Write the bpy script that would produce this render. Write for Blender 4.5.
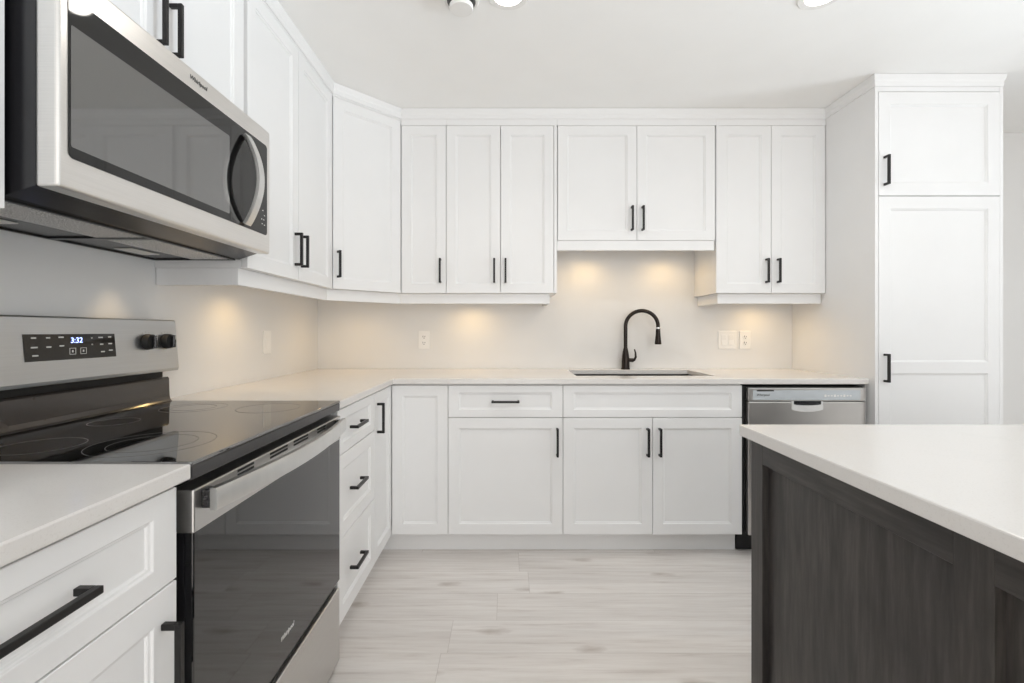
import bpy, bmesh, math
from mathutils import Vector, Matrix

# ------------------------------------------------------------------ clear
for o in list(bpy.data.objects):
    bpy.data.objects.remove(o, do_unlink=True)
S = bpy.context.scene
COL = S.collection
PI = math.pi

# ------------------------------------------------------------------ camera
F = 467.0                                   # focal length in pixels of a 1024 px wide frame
CAM_H = 1.157
cam = bpy.data.cameras.new('camera')
cam.sensor_fit = 'HORIZONTAL'
cam.sensor_width = 36.0
cam.lens = F / 1024 * 36.0
cam.shift_x = (512 - 507) / 1024
cam.shift_y = -(341.5 - 331) / 1024
cam.clip_start = 0.02
cam_o = bpy.data.objects.new('camera', cam)
cam_o.location = (0, 0, CAM_H)
cam_o.rotation_euler = (PI / 2, 0, 0)
COL.objects.link(cam_o)
S.camera = cam_o

# ------------------------------------------------------------------ view, world
S.view_settings.view_transform = 'Standard'
S.view_settings.look = 'None'
S.view_settings.gamma = 1
S.view_settings.use_curve_mapping = False
S.view_settings.exposure = 0.0
W = bpy.data.worlds.new('world')
S.world = W
W.use_nodes = True
W.node_tree.nodes['Background'].inputs[0].default_value = (0.95, 0.98, 1.0, 1)
W.node_tree.nodes['Background'].inputs[1].default_value = 1.0
S.cycles.use_denoising = True
S.cycles.max_bounces = 12
S.cycles.diffuse_bounces = 7
S.cycles.glossy_bounces = 6
S.cycles.caustics_reflective = False
S.cycles.sample_clamp_indirect = 6

# ------------------------------------------------------------------ room measures
XW = -1.221          # left wall
YW = 3.017           # back wall
XR = 4.6             # right wall
YR = -3.9            # rear wall, behind the camera
ZC = 2.438           # ceiling


def area_light(name, loc, target, sx, sy, energy, color):
    l = bpy.data.lights.new(name, 'AREA')
    l.shape = 'RECTANGLE'
    l.size, l.size_y = sx, sy
    l.energy = energy
    l.color = color
    o = bpy.data.objects.new(name, l)
    o.location = loc
    d = Vector(target) - Vector(loc)
    o.rotation_euler = d.to_track_quat('-Z', 'Y').to_euler()
    COL.objects.link(o)
    return o


# daylight through the windows behind and to the right of the camera
area_light('window_daylight_rear', (1.3, YR + 0.04, 1.30), (1.3, 3, 1.30), 4.2, 2.1, 86, (0.995, 0.968, 0.94))
uplight = area_light('window_uplight_right', (XR - 0.04, 0.0, 0.95), (1.0, 0.0, 2.9), 3.2, 1.2, 39, (0.82, 0.92, 1.0))
uplight.data.spread = math.radians(62)          # beam narrowed and aimed up, shaped to brighten the ceiling


# ------------------------------------------------------------------ materials
def nodes(name):
    m = bpy.data.materials.new(name)
    m.use_nodes = True
    nt = m.node_tree
    return m, nt, nt.nodes['Principled BSDF']


def noise(nt, scale, detail=4, stretch=(1, 1, 1), rough=0.5, vec=None):
    tc = nt.nodes.new('ShaderNodeTexCoord')
    mp = nt.nodes.new('ShaderNodeMapping')
    mp.inputs['Scale'].default_value = stretch
    nt.links.new(vec or tc.outputs['Object'], mp.inputs['Vector'])
    n = nt.nodes.new('ShaderNodeTexNoise')
    n.inputs['Scale'].default_value = scale
    n.inputs['Detail'].default_value = detail
    n.inputs['Roughness'].default_value = rough
    nt.links.new(mp.outputs[0], n.inputs['Vector'])
    return n


def ramp(nt, fac, stops):
    r = nt.nodes.new('ShaderNodeValToRGB')
    e = r.color_ramp.elements
    while len(e) < len(stops):
        e.new(0.5)
    for el, (p, c) in zip(e, stops):
        el.position = p
        el.color = (*c, 1)
    nt.links.new(fac, r.inputs['Fac'])
    return r


def bump(nt, b, height, strength, dist=0.001):
    n = nt.nodes.new('ShaderNodeBump')
    n.inputs['Strength'].default_value = strength
    n.inputs['Distance'].default_value = dist
    nt.links.new(height, n.inputs['Height'])
    nt.links.new(n.outputs[0], b.inputs['Normal'])


def simple(name, col, rough, metal=0.0, var=0.02, scale=30, spec=None, bmp=0.0):
    m, nt, b = nodes(name)
    n = noise(nt, scale, 3)
    lo = tuple(max(0, c * (1 - var)) for c in col)
    hi = tuple(min(1, c * (1 + var)) for c in col)
    r = ramp(nt, n.outputs['Fac'], [(0.3, lo), (0.7, hi)])
    nt.links.new(r.outputs[0], b.inputs['Base Color'])
    b.inputs['Roughness'].default_value = rough
    b.inputs['Metallic'].default_value = metal
    if spec is not None:
        b.inputs['Specular IOR Level'].default_value = spec
    if bmp:
        bump(nt, b, n.outputs['Fac'], bmp)
    return m


def brushed(name, col, rough, stretch, amount=0.08):
    m, nt, b = nodes(name)
    n = noise(nt, 6, 3, stretch)
    lo = tuple(c * 0.97 for c in col)
    hi = tuple(min(1, c * 1.03) for c in col)
    r = ramp(nt, n.outputs['Fac'], [(0.3, lo), (0.7, hi)])
    nt.links.new(r.outputs[0], b.inputs['Base Color'])
    b.inputs['Metallic'].default_value = 1
    mr = nt.nodes.new('ShaderNodeMapRange')
    mr.inputs['To Min'].default_value = rough - amount / 2
    mr.inputs['To Max'].default_value = rough + amount / 2
    nt.links.new(n.outputs['Fac'], mr.inputs['Value'])
    nt.links.new(mr.outputs[0], b.inputs['Roughness'])
    return m


def glassy(name, col, rough, ior):
    m, nt, b = nodes(name)
    n = noise(nt, 40, 2)
    r = ramp(nt, n.outputs['Fac'], [(0.3, tuple(c * 0.95 for c in col)), (0.7, col)])
    nt.links.new(r.outputs[0], b.inputs['Base Color'])
    b.inputs['Roughness'].default_value = rough
    b.inputs['IOR'].default_value = ior
    return m


def emission(name, col, strength):
    m, nt, b = nodes(name)
    b.inputs['Base Color'].default_value = (*col, 1)
    b.inputs['Emission Color'].default_value = (*col, 1)
    b.inputs['Emission Strength'].default_value = strength
    return m


def mat_quartz():
    m, nt, b = nodes('quartz')
    n1 = noise(nt, 2.2, 6, (1, 1, 1), 0.62)
    v = ramp(nt, n1.outputs['Fac'], [(0.0, (0.735, 0.713, 0.692)), (0.47, (0.735, 0.713, 0.692)),
                                     (0.50, (0.725, 0.705, 0.685)), (0.53, (0.735, 0.713, 0.692))])
    n2 = noise(nt, 300, 2)
    s = ramp(nt, n2.outputs['Fac'], [(0.30, (0.90, 0.89, 0.88)), (0.42, (1, 1, 1))])
    mx = nt.nodes.new('ShaderNodeMix')
    mx.data_type = 'RGBA'
    mx.blend_type = 'MULTIPLY'
    mx.inputs['Factor'].default_value = 0.6
    nt.links.new(v.outputs[0], mx.inputs['A'])
    nt.links.new(s.outputs[0], mx.inputs['B'])
    nt.links.new(mx.outputs['Result'], b.inputs['Base Color'])
    b.inputs['Roughness'].default_value = 0.17
    return m


def mat_floor():
    m, nt, b = nodes('vinyl_planks')
    N, L = nt.nodes, nt.links

    def math_(op, *ins):
        n = N.new('ShaderNodeMath')
        n.operation = op
        for i, v in enumerate(ins):
            if isinstance(v, (int, float)):
                n.inputs[i].default_value = v
            else:
                L.new(v, n.inputs[i])
        return n.outputs[0]

    def white(*c):
        cb = N.new('ShaderNodeCombineXYZ')
        for i, v in enumerate(c):
            if isinstance(v, (int, float)):
                cb.inputs[i].default_value = v
            else:
                L.new(v, cb.inputs[i])
        w = N.new('ShaderNodeTexWhiteNoise')
        L.new(cb.outputs[0], w.inputs['Vector'])
        return w
    PW, PL = 0.190, 1.22
    tc = N.new('ShaderNodeTexCoord')
    sp = N.new('ShaderNodeSeparateXYZ')
    L.new(tc.outputs['Object'], sp.inputs[0])
    yr = math_('DIVIDE', math_('SUBTRACT', sp.outputs['Y'], 0.158), PW)
    row = math_('FLOOR', yr)
    fy = math_('SUBTRACT', yr, row)
    shift = white(row, 3.7, 1.3).outputs['Value']
    xr = math_('ADD', math_('DIVIDE', sp.outputs['X'], PL), math_('MULTIPLY', shift, 5.0))
    colm = math_('FLOOR', xr)
    fx = math_('SUBTRACT', xr, colm)
    pl = white(row, colm, 0.5)
    # seams
    ey = math_('MULTIPLY', math_('MINIMUM', fy, math_('SUBTRACT', 1.0, fy)), PW)
    ex = math_('MULTIPLY', math_('MINIMUM', fx, math_('SUBTRACT', 1.0, fx)), PL)
    edge = math_('MINIMUM', ex, ey)
    seam = math_('LESS_THAN', edge, 0.0011)
    # grain, shifted plank by plank
    add = N.new('ShaderNodeVectorMath')
    add.operation = 'MULTIPLY_ADD'
    add.inputs[1].default_value = (17.3, 13.1, 15.7)
    L.new(pl.outputs['Color'], add.inputs[0])
    L.new(tc.outputs['Object'], add.inputs[2])
    P = add.outputs[0]
    g = noise(nt, 5.0, 10, (0.5, 8.0, 1), 0.66, P)
    c = ramp(nt, g.outputs['Fac'], [(0.24, (0.56, 0.505, 0.465)), (0.43, (0.765, 0.722, 0.688)),
                                    (0.60, (0.835, 0.80, 0.77)), (0.8, (0.87, 0.845, 0.82))])
    g2 = noise(nt, 1.9, 4, (0.45, 2.6, 1), 0.55, P)
    c2 = ramp(nt, g2.outputs['Fac'], [(0.34, (0.88, 0.875, 0.872)), (0.58, (1, 1, 1))])
    # knots: sparse dark eyes drawn out along the plank
    mp = N.new('ShaderNodeMapping')
    mp.inputs['Scale'].default_value = (2.2, 6.5, 1)
    L.new(P, mp.inputs['Vector'])
    wob = noise(nt, 7, 3, (1, 2, 1), 0.6, P)
    va = N.new('ShaderNodeVectorMath')
    va.operation = 'MULTIPLY_ADD'
    va.inputs[1].default_value = (0.30, 0.30, 0)
    L.new(wob.outputs['Color'], va.inputs[0])
    L.new(mp.outputs[0], va.inputs[2])
    vo = N.new('ShaderNodeTexVoronoi')
    vo.voronoi_dimensions = '2D'
    vo.inputs['Scale'].default_value = 1.0
    L.new(va.outputs[0], vo.inputs['Vector'])
    sc = N.new('ShaderNodeSeparateColor')
    L.new(vo.outputs['Color'], sc.inputs[0])
    rare = math_('GREATER_THAN', sc.outputs[0], 0.62)
    kr = ramp(nt, vo.outputs['Distance'], [(0.02, (1, 1, 1)), (0.15, (0, 0, 0))])
    kf = math_('MULTIPLY', math_('MULTIPLY', kr.outputs[0], rare), 0.55)

    def mix(blend, fac, A, B):
        n = N.new('ShaderNodeMix')
        n.data_type = 'RGBA'
        n.blend_type = blend
        if isinstance(fac, (int, float)):
            n.inputs['Factor'].default_value = fac
        else:
            L.new(fac, n.inputs['Factor'])
        L.new(A, n.inputs['A'])
        if isinstance(B, tuple):
            n.inputs['B'].default_value = (*B, 1)
        else:
            L.new(B, n.inputs['B'])
        return n.outputs['Result']
    col = mix('MULTIPLY', 1, c.outputs[0], c2.outputs[0])
    tint = ramp(nt, pl.outputs['Value'], [(0, (0.95, 0.945, 0.94)), (1, (1, 1, 1))])
    col = mix('MULTIPLY', 1, col, tint.outputs[0])
    col = mix('MIX', kf, col, (0.36, 0.29, 0.24))
    col = mix('MIX', math_('MULTIPLY', seam, 0.5), col, (0.42, 0.37, 0.33))
    L.new(col, b.inputs['Base Color'])
    b.inputs['Roughness'].default_value = 0.42
    bump(nt, b, g.outputs['Fac'], 0.05)
    return m


def mat_wood(name, stretch, k=1.0):
    m, nt, b = nodes(name)
    n = noise(nt, 9, 7, stretch, 0.65)
    c = ramp(nt, n.outputs['Fac'], [(p, (q[0] * k, q[1] * k, q[2] * k * k)) for p, q in
                                    [(0.30, (0.019, 0.016, 0.015)), (0.52, (0.046, 0.041, 0.038)), (0.74, (0.088, 0.079, 0.072))]])
    n2 = noise(nt, 3.5, 6, rough=0.65)
    c2 = ramp(nt, n2.outputs['Fac'], [(0.33, (0.66, 0.67, 0.70)), (0.66, (1.0, 0.98, 0.95))])
    mx = nt.nodes.new('ShaderNodeMix')
    mx.data_type = 'RGBA'
    mx.blend_type = 'MULTIPLY'
    mx.inputs['Factor'].default_value = 1
    nt.links.new(c.outputs[0], mx.inputs['A'])
    nt.links.new(c2.outputs[0], mx.inputs['B'])
    nt.links.new(mx.outputs['Result'], b.inputs['Base Color'])
    b.inputs['Roughness'].default_value = 0.42
    bump(nt, b, n.outputs['Fac'], 0.10)
    return m


def mat_mesh_filter():
    m, nt, b = nodes('filter_mesh')
    n = noise(nt, 400, 1)
    c = ramp(nt, n.outputs['Fac'], [(0.40, (0.28, 0.27, 0.26)), (0.6, (0.85, 0.84, 0.83))])
    nt.links.new(c.outputs[0], b.inputs['Base Color'])
    b.inputs['Metallic'].default_value = 0.8
    b.inputs['Roughness'].default_value = 0.4
    bump(nt, b, n.outputs['Fac'], 0.6)
    return m


M = dict(
    cab=simple('white_cabinet_paint', (0.83, 0.83, 0.83), 0.42, var=0.008, scale=6),
    wall=simple('wall_paint', (0.76, 0.755, 0.745), 0.6, var=0.008, scale=4, bmp=0.02),
    ceil=simple('ceiling_paint', (0.92, 0.915, 0.90), 0.8, var=0.008, scale=5),
    trim=simple('trim_paint', (0.83, 0.83, 0.83), 0.45, var=0.008, scale=6),
    quartz=mat_quartz(),
    floor=mat_floor(),
    wood=mat_wood('dark_stained_wood', (6, 6, 0.55)),
    wood_p=mat_wood('dark_stained_wood_panel', (6, 6, 0.55), 1.02),
    wood_h=mat_wood('dark_stained_wood_rail', (0.55, 6, 6)),
    black=simple('black_handle_metal', (0.016, 0.015, 0.015), 0.38, 0.4, var=0.1),
    bronze=simple('dark_bronze', (0.022, 0.016, 0.013), 0.28, 0.7, var=0.15),
    steel=brushed('brushed_steel', (0.60, 0.59, 0.575), 0.30, (1, 1, 60)),
    steel_cool=brushed('cool_brushed_steel', (0.49, 0.51, 0.53), 0.30, (1, 1, 60)),
    steel_mw=brushed('microwave_steel', (0.74, 0.725, 0.705), 0.30, (1, 1, 60)),
    steel_dw=brushed('dishwasher_steel', (0.60, 0.585, 0.565), 0.34, (1, 60, 1), 0.05),
    steel_h=brushed('satin_steel', (0.70, 0.70, 0.69), 0.30, (1, 60, 1)),
    chrome=simple('polished_chrome', (0.80, 0.80, 0.80), 0.10, 1.0, var=0.02),
    glass=glassy('black_ceramic_glass', (0.006, 0.006, 0.006), 0.035, 1.5),
    cook=glassy('cooktop_glass', (0.006, 0.006, 0.006), 0.03, 3.2),
    oven_glass=glassy('oven_door_glass', (0.006, 0.006, 0.007), 0.03, 1.75),
    mw_glass=glassy('microwave_window_glass', (0.016, 0.016, 0.016), 0.05, 2.9),
    gloss_brown=simple('glossy_black_enamel', (0.030, 0.024, 0.021), 0.16, var=0.1, spec=0.8),
    enamel=simple('black_enamel', (0.014, 0.014, 0.016), 0.25, var=0.2, scale=200),
    rim=simple('satin_black_enamel', (0.035, 0.034, 0.035), 0.30, var=0.1, scale=60),
    lip=simple('satin_chrome', (0.78, 0.78, 0.77), 0.35, 0.35, var=0.02),
    rubber=simple('matte_black', (0.010, 0.010, 0.010), 0.6, var=0.1),
    white=simple('white_plastic', (0.84, 0.83, 0.81), 0.35, var=0.005),
    greypl=simple('silver_plastic', (0.56, 0.60, 0.63), 0.35, 0.2, var=0.02),
    mark=simple('printed_white', (0.65, 0.65, 0.63), 0.5, var=0.02),
    ringline=simple('printed_grey', (0.16, 0.157, 0.153), 0.4, var=0.02),
    ink=simple('print_and_gap_grey', (0.09, 0.09, 0.09), 0.5, var=0.02),
    sink=simple('dark_composite', (0.010, 0.008, 0.006), 0.5, var=0.2, scale=200, spec=0.25),
    filt=mat_mesh_filter(),
    lamp=emission('lamp_lens', (1.0, 0.96, 0.90), 9.0),
    warm=emission('puck_lens', (1.0, 0.80, 0.55), 3.0),
    digits=emission('display_digits', (0.35, 0.45, 1.0), 3.0),
    lens=simple('frosted_light_cover', (0.75, 0.74, 0.70), 0.3, var=0.02),
)


# ------------------------------------------------------------------ helpers
class MB:
    def __init__(self):
        self.bm = bmesh.new()

    def verts(self, pts):
        return [self.bm.verts.new(p) for p in pts]

    def box(self, x0, x1, y0, y1, z0, z1):
        v = self.verts([(x, y, z) for x in (x0, x1) for y in (y0, y1) for z in (z0, z1)])
        for f in ((0, 1, 3, 2), (4, 6, 7, 5), (0, 4, 5, 1), (2, 3, 7, 6), (0, 2, 6, 4), (1, 5, 7, 3)):
            self.bm.faces.new([v[i] for i in f])
        return self

    def prism(self, pts, axis, a0, a1):
        """closed polygon of (p, q) extruded along axis; p, q are the other two axes in order"""
        def P(p, q, a):
            return {'x': (a, p, q), 'y': (p, a, q), 'z': (p, q, a)}[axis]
        A = self.verts([P(p, q, a0) for p, q in pts])
        B = self.verts([P(p, q, a1) for p, q in pts])
        n = len(pts)
        self.bm.faces.new(A)
        self.bm.faces.new(B[::-1])
        for i in range(n):
            j = (i + 1) % n
            self.bm.faces.new((A[i], B[i], B[j], A[j]))
        return self

    def lathe(self, prof, c, axis=(0, 0, 1), seg=32, caps=True):
        """prof: list of (radius, height along axis) from centre c"""
        ax = Vector(axis).normalized()
        u = ax.orthogonal().normalized()
        w = ax.cross(u)
        c = Vector(c)
        rings = []
        for r, h in prof:
            rings.append(self.verts([c + ax * h + (u * math.cos(2 * PI * k / seg) + w * math.sin(2 * PI * k / seg)) * max(r, 1e-5) for k in range(seg)]))
        for a, b in zip(rings, rings[1:]):
            for k in range(seg):
                l = (k + 1) % seg
                self.bm.faces.new((a[k], a[l], b[l], b[k]))
        if caps:
            self.bm.faces.new(rings[0][::-1])
            self.bm.faces.new(rings[-1])
        return self

    def sweep(self, path, section, ups=None, closed=False, caps=True):
        """section: list of (side, up) offsets swept along path; side = tangent x up"""
        P = [Vector(p) for p in path]
        n = len(P)
        rings = []
        for i in range(n):
            if closed:
                t = (P[(i + 1) % n] - P[i - 1]).normalized()
            else:
                t = (P[min(i + 1, n - 1)] - P[max(i - 1, 0)]).normalized()
            up = Vector(ups[i] if ups else (0, 0, 1))
            side = t.cross(up).normalized()
            up2 = side.cross(t).normalized()
            rings.append(self.verts([P[i] + side * a + up2 * b for a, b in section]))
        m = len(section)
        pairs = list(zip(rings, rings[1:])) + ([(rings[-1], rings[0])] if closed else [])
        for a, b in pairs:
            for k in range(m):
                l = (k + 1) % m
                self.bm.faces.new((a[k], a[l], b[l], b[k]))
        if caps and not closed:
            self.bm.faces.new(rings[0][::-1])
            self.bm.faces.new(rings[-1])
        return self

    def tube(self, path, r, up=(0, 1, 0), seg=16, radii=None):
        P = list(path)
        sec = [(math.cos(2 * PI * k / seg), math.sin(2 * PI * k / seg)) for k in range(seg)]
        Pv = [Vector(p) for p in P]
        rings = []
        for i in range(len(Pv)):
            t = (Pv[min(i + 1, len(Pv) - 1)] - Pv[max(i - 1, 0)]).normalized()
            side = t.cross(Vector(up)).normalized()
            u2 = side.cross(t).normalized()
            rr = radii[i] if radii else r
            rings.append(self.verts([Pv[i] + side * a * rr + u2 * b * rr for a, b in sec]))
        for a, b in zip(rings, rings[1:]):
            for k in range(seg):
                l = (k + 1) % seg
                self.bm.faces.new((a[k], a[l], b[l], b[k]))
        self.bm.faces.new(rings[0][::-1])
        self.bm.faces.new(rings[-1])
        return self

    def cells(self, xs, ys, filled, z0, z1):
        """slab from a grid of plan cells, filled(i, j) says which are solid"""
        nx, ny = len(xs) - 1, len(ys) - 1
        cache = {}

        def V(i, j, k):
            if (i, j, k) not in cache:
                cache[(i, j, k)] = self.bm.verts.new((xs[i], ys[j], (z0, z1)[k]))
            return cache[(i, j, k)]

        def ok(i, j):
            return 0 <= i < nx and 0 <= j < ny and filled(i, j)
        for i in range(nx):
            for j in range(ny):
                if not ok(i, j):
                    continue
                self.bm.faces.new((V(i, j, 1), V(i + 1, j, 1), V(i + 1, j + 1, 1), V(i, j + 1, 1)))
                self.bm.faces.new((V(i, j, 0), V(i, j + 1, 0), V(i + 1, j + 1, 0), V(i + 1, j, 0)))
                for (a, b, di, dj) in (((i, j), (i + 1, j), 0, -1), ((i + 1, j), (i + 1, j + 1), 1, 0),
                                       ((i + 1, j + 1), (i, j + 1), 0, 1), ((i, j + 1), (i, j), -1, 0)):
                    if not ok(i + di, j + dj):
                        self.bm.faces.new((V(*a, 0), V(*b, 0), V(*b, 1), V(*a, 1)))
        bmesh.ops.dissolve_limit(self.bm, angle_limit=0.01, verts=self.bm.verts, edges=self.bm.edges)
        return self

    def rot(self, origin, axis, angle):
        bmesh.ops.rotate(self.bm, cent=origin, matrix=Matrix.Rotation(angle, 3, axis), verts=self.bm.verts)
        return self

    def build(self, name, mat, parent=None, bevel=0.0, seg=2, smooth=False):
        bmesh.ops.recalc_face_normals(self.bm, faces=self.bm.faces)
        me = bpy.data.meshes.new(name)
        self.bm.to_mesh(me)
        self.bm.free()
        return link(name, me, mat, parent, bevel, seg, smooth)


def link(name, me, mat, parent=None, bevel=0.0, seg=2, smooth=False):
    o = bpy.data.objects.new(name, me)
    me.materials.clear()
    me.materials.append(mat)
    if smooth:
        for p in me.polygons:
            p.use_smooth = True
        try:
            me.set_sharp_from_angle(angle=math.radians(38))
        except Exception:
            pass
    COL.objects.link(o)
    if parent is not None:
        o.parent = parent
        if parent.type == 'EMPTY':
            o.location.z = -parent.location.z      # coordinates are given from the floor up
    if bevel:
        b = o.modifiers.new('bevel', 'BEVEL')
        b.width = bevel
        b.segments = seg
        b.limit_method = 'ANGLE'
        b.angle_limit = math.radians(40)
    return o


def thing(name, label, cat, loc, rot=0.0, group=None):
    o = bpy.data.objects.new(name, None)
    o.empty_display_size = 0.1
    o.location = loc
    o.rotation_euler = (0, 0, rot)
    o['label'] = label
    o['category'] = cat
    if group:
        o['group'] = group
    COL.objects.link(o)
    return o


def tag(o, label, cat, kind=None, group=None):
    o['label'] = label
    o['category'] = cat
    if kind:
        o['kind'] = kind
    if group:
        o['group'] = group
    return o


def text_mesh(body, size, shear=0.0, depth=0.0004, spacing=1.0):
    cu = bpy.data.curves.new('lettering', 'FONT')
    cu.body = body
    cu.size = size
    cu.shear = shear
    cu.space_character = spacing
    cu.extrude = depth
    cu.align_x = 'CENTER'
    cu.align_y = 'CENTER'
    t = bpy.data.objects.new('lettering', cu)
    COL.objects.link(t)
    bpy.context.view_layer.update()
    me = bpy.data.meshes.new_from_object(t.evaluated_get(bpy.context.evaluated_depsgraph_get()))
    bpy.data.objects.remove(t, do_unlink=True)
    bpy.data.curves.remove(cu)
    return me


def lettering(name, body, size, x, y, z, mat, parent, shear=0.0, tilt=0.0, spacing=1.0, bold=0.0):
    """words standing on a face that looks to local -y, centred at x, y, z"""
    me = text_mesh(body, size, shear, spacing=spacing)
    me.transform(Matrix.Translation((x, y, z)) @ Matrix.Rotation(PI / 2 + tilt, 4, 'X'))
    return link(name, me, mat, parent)


# a framed (shaker) front: face to local -y at y=y0, panels = recessed cells
def shaker(x0, x1, z0, z1, y0=0.0, t=0.019, stile=0.054, rail=0.054, cols=None, rows=None, rec=0.009, bead=0.007):
    mb = MB()
    bm = mb.bm
    cols = cols or [(x0 + stile, x1 - stile)]
    rows = rows or [(z0 + rail, z1 - rail)]
    xs = [x0] + [a for c in cols for a in c] + [x1]
    zs = [z0] + [a for r in rows for a in r] + [z1]

    def quad(pts):
        bm.faces.new([bm.verts.new(p) for p in pts])

    def ring(a, b):
        for k in range(4):
            l = (k + 1) % 4
            quad((a[k], a[l], b[l], b[k]))

    def rect(ax, bx, az, bz, y):
        return [(ax, y, az), (bx, y, az), (bx, y, bz), (ax, y, bz)]
    for i in range(len(xs) - 1):
        for j in range(len(zs) - 1):
            r = rect(xs[i], xs[i + 1], zs[j], zs[j + 1], y0)
            if i % 2 and j % 2:
                if bead:
                    q = bead
                    r1 = rect(xs[i] + 0.0015, xs[i + 1] - 0.0015, zs[j] + 0.0015, zs[j + 1] - 0.0015, y0 + rec * 0.45)
                    r2 = rect(xs[i] + q, xs[i + 1] - q, zs[j] + q, zs[j + 1] - q, y0 + rec * 0.55)
                    r3 = rect(xs[i] + q + 0.001, xs[i + 1] - q - 0.001, zs[j] + q + 0.001, zs[j + 1] - q - 0.001, y0 + rec)
                    ring(r, r1)
                    ring(r1, r2)
                    ring(r2, r3)
                    quad(r3)
                else:
                    r1 = rect(xs[i], xs[i + 1], zs[j], zs[j + 1], y0 + rec)
                    ring(r, r1)
                    quad(r1)
            else:
                quad(r)
    bk = y0 + t
    quad([(x0, bk, z0), (x0, bk, z1), (x1, bk, z1), (x1, bk, z0)])
    quad([(x0, y0, z0), (x0, y0, z1), (x0, bk, z1), (x0, bk, z0)])
    quad([(x1, y0, z0), (x1, bk, z0), (x1, bk, z1), (x1, y0, z1)])
    for j in range(1):
        top = [(x, y0, z1) for x in xs]
        quad(top + [(x1, bk, z1), (x0, bk, z1)])
        bot = [(x, y0, z0) for x in xs]
        quad(bot[::-1] + [(x0, bk, z0), (x1, bk, z0)])
    bmesh.ops.remove_doubles(bm, verts=bm.verts, dist=1e-5)
    return mb


def door(name, x0, x1, z0, z1, parent, handle=None, mat=None, **kw):
    """handle: ('v', x, zlow, zhigh) or ('h', xlow, xhigh, z)"""
    y0 = kw.pop('y0', 0.0)
    d = shaker(x0, x1, z0, z1, y0=y0, **kw).build(name, mat or M['cab'], parent, bevel=0.0012, seg=1)
    if handle:
        pull(handle, d, y0)
    return d


def pull(h, parent, y0=0.0):
    s = 0.0055
    out = 0.034
    mb = MB()
    if h[0] == 'v':
        _, x, a, b = h
        mb.box(x - s, x + s, y0 - out, y0 - out + 2 * s, a, b)
        for z in (a, b - 2 * s):
            mb.box(x - s, x + s, y0 - out + 2 * s - 0.0005, y0 - 0.0002, z, z + 2 * s)
    else:
        _, a, b, z = h
        mb.box(a, b, y0 - out, y0 - out + 2 * s, z - s, z + s)
        for x in (a, b - 2 * s):
            mb.box(x, x + 2 * s, y0 - out + 2 * s - 0.0005, y0 - 0.0002, z - s, z + s)
    return mb.build('handle', M['black'], parent, bevel=0.0014)


# ------------------------------------------------------------------ room shell
tag(MB().box(XW - 0.1, XR + 0.1, YR - 0.1, YW + 0.1, -0.05, 0).build('floor', M['floor']),
    'pale greyish wood-look plank floor of the kitchen', 'floor', 'structure')
tag(MB().box(XW - 0.1, XR + 0.1, YR - 0.1, YW + 0.1, ZC, ZC + 0.08).build('ceiling', M['ceil']),
    'smooth white ceiling above the kitchen', 'ceiling', 'structure')
tag(MB().box(XW, XR, YW, YW + 0.1, 0, ZC).build('wall_back', M['wall']),
    'pale painted wall behind the sink and the tall pantry', 'wall', 'structure')
tag(MB().box(XW - 0.1, XW, YR, YW + 0.1, 0, ZC).build('wall_left', M['wall']),
    'pale painted wall behind the range', 'wall', 'structure')


def wall_with_opening(name, axis, a0, a1, o0, o1, z0, z1, pos, thick, label):
    mb = MB()
    xs = [a0, o0, o1, a1]
    zs = [0, z0, z1, ZC]
    for i in range(3):
        for j in range(3):
            if i == 1 and j == 1:
                continue
            if axis == 'x':
                mb.box(xs[i], xs[i + 1], pos, pos + thick, zs[j], zs[j + 1])
            else:
                mb.box(pos, pos + thick, xs[i], xs[i + 1], zs[j], zs[j + 1])
    tag(mb.build(name, M['wall']), label, 'wall', 'structure')


wall_with_opening('wall_rear', 'x', XW, XR, -0.8, 3.4, 0.25, 2.35, YR - 0.1, 0.1, 'pale wall with a wide window, behind the viewer')
wall_with_opening('wall_right', 'y', YR, YW, -1.7, 1.7, 0.15, 2.0, XR, 0.1, 'pale wall with a wide window, far to the right')

# ------------------------------------------------------------------ wall cabinets
UB = 1.376           # bottom of the tall upper doors
UT = 2.343           # top of the upper doors on the back wall
UTL = 2.370          # and on the left wall and the diagonal
CB = 2.380           # underside of the crown
YU = 2.696           # door plane on the back wall
XU = -0.900          # door plane on the left wall
UD_B = YW - YU       # depth there
UD_L = XU - XW


def wall_box(root, w, depth, z0, ztop=UT, left=True, right=True):
    """open-fronted white carcass: sides, top, bottom, back and the header over the doors"""
    mb = MB()
    y0, y1 = 0.021, depth - 0.001
    mb.box(0.0005, 0.017, y0 if left else 0.002, y1, z0, CB + 0.05)
    mb.box(w - 0.017, w - 0.0005, y0 if right else 0.002, y1, z0, CB + 0.05)
    mb.box(0.017, w - 0.017, y0 + 0.001, y1, z0, z0 + 0.016)
    mb.box(0.017, w - 0.017, y0 + 0.001, y1, ztop - 0.01, ztop + 0.006)
    mb.box(0.017, w - 0.017, y1 - 0.006, y1, z0 + 0.016, ztop - 0.01)
    mb.box(0.0005, w - 0.0005, 0.001, y0 + 0.001, ztop + 0.0016, CB + 0.05)
    return mb.build('carcass', M['cab'], root)


RAIL_Y = 0.034


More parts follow.
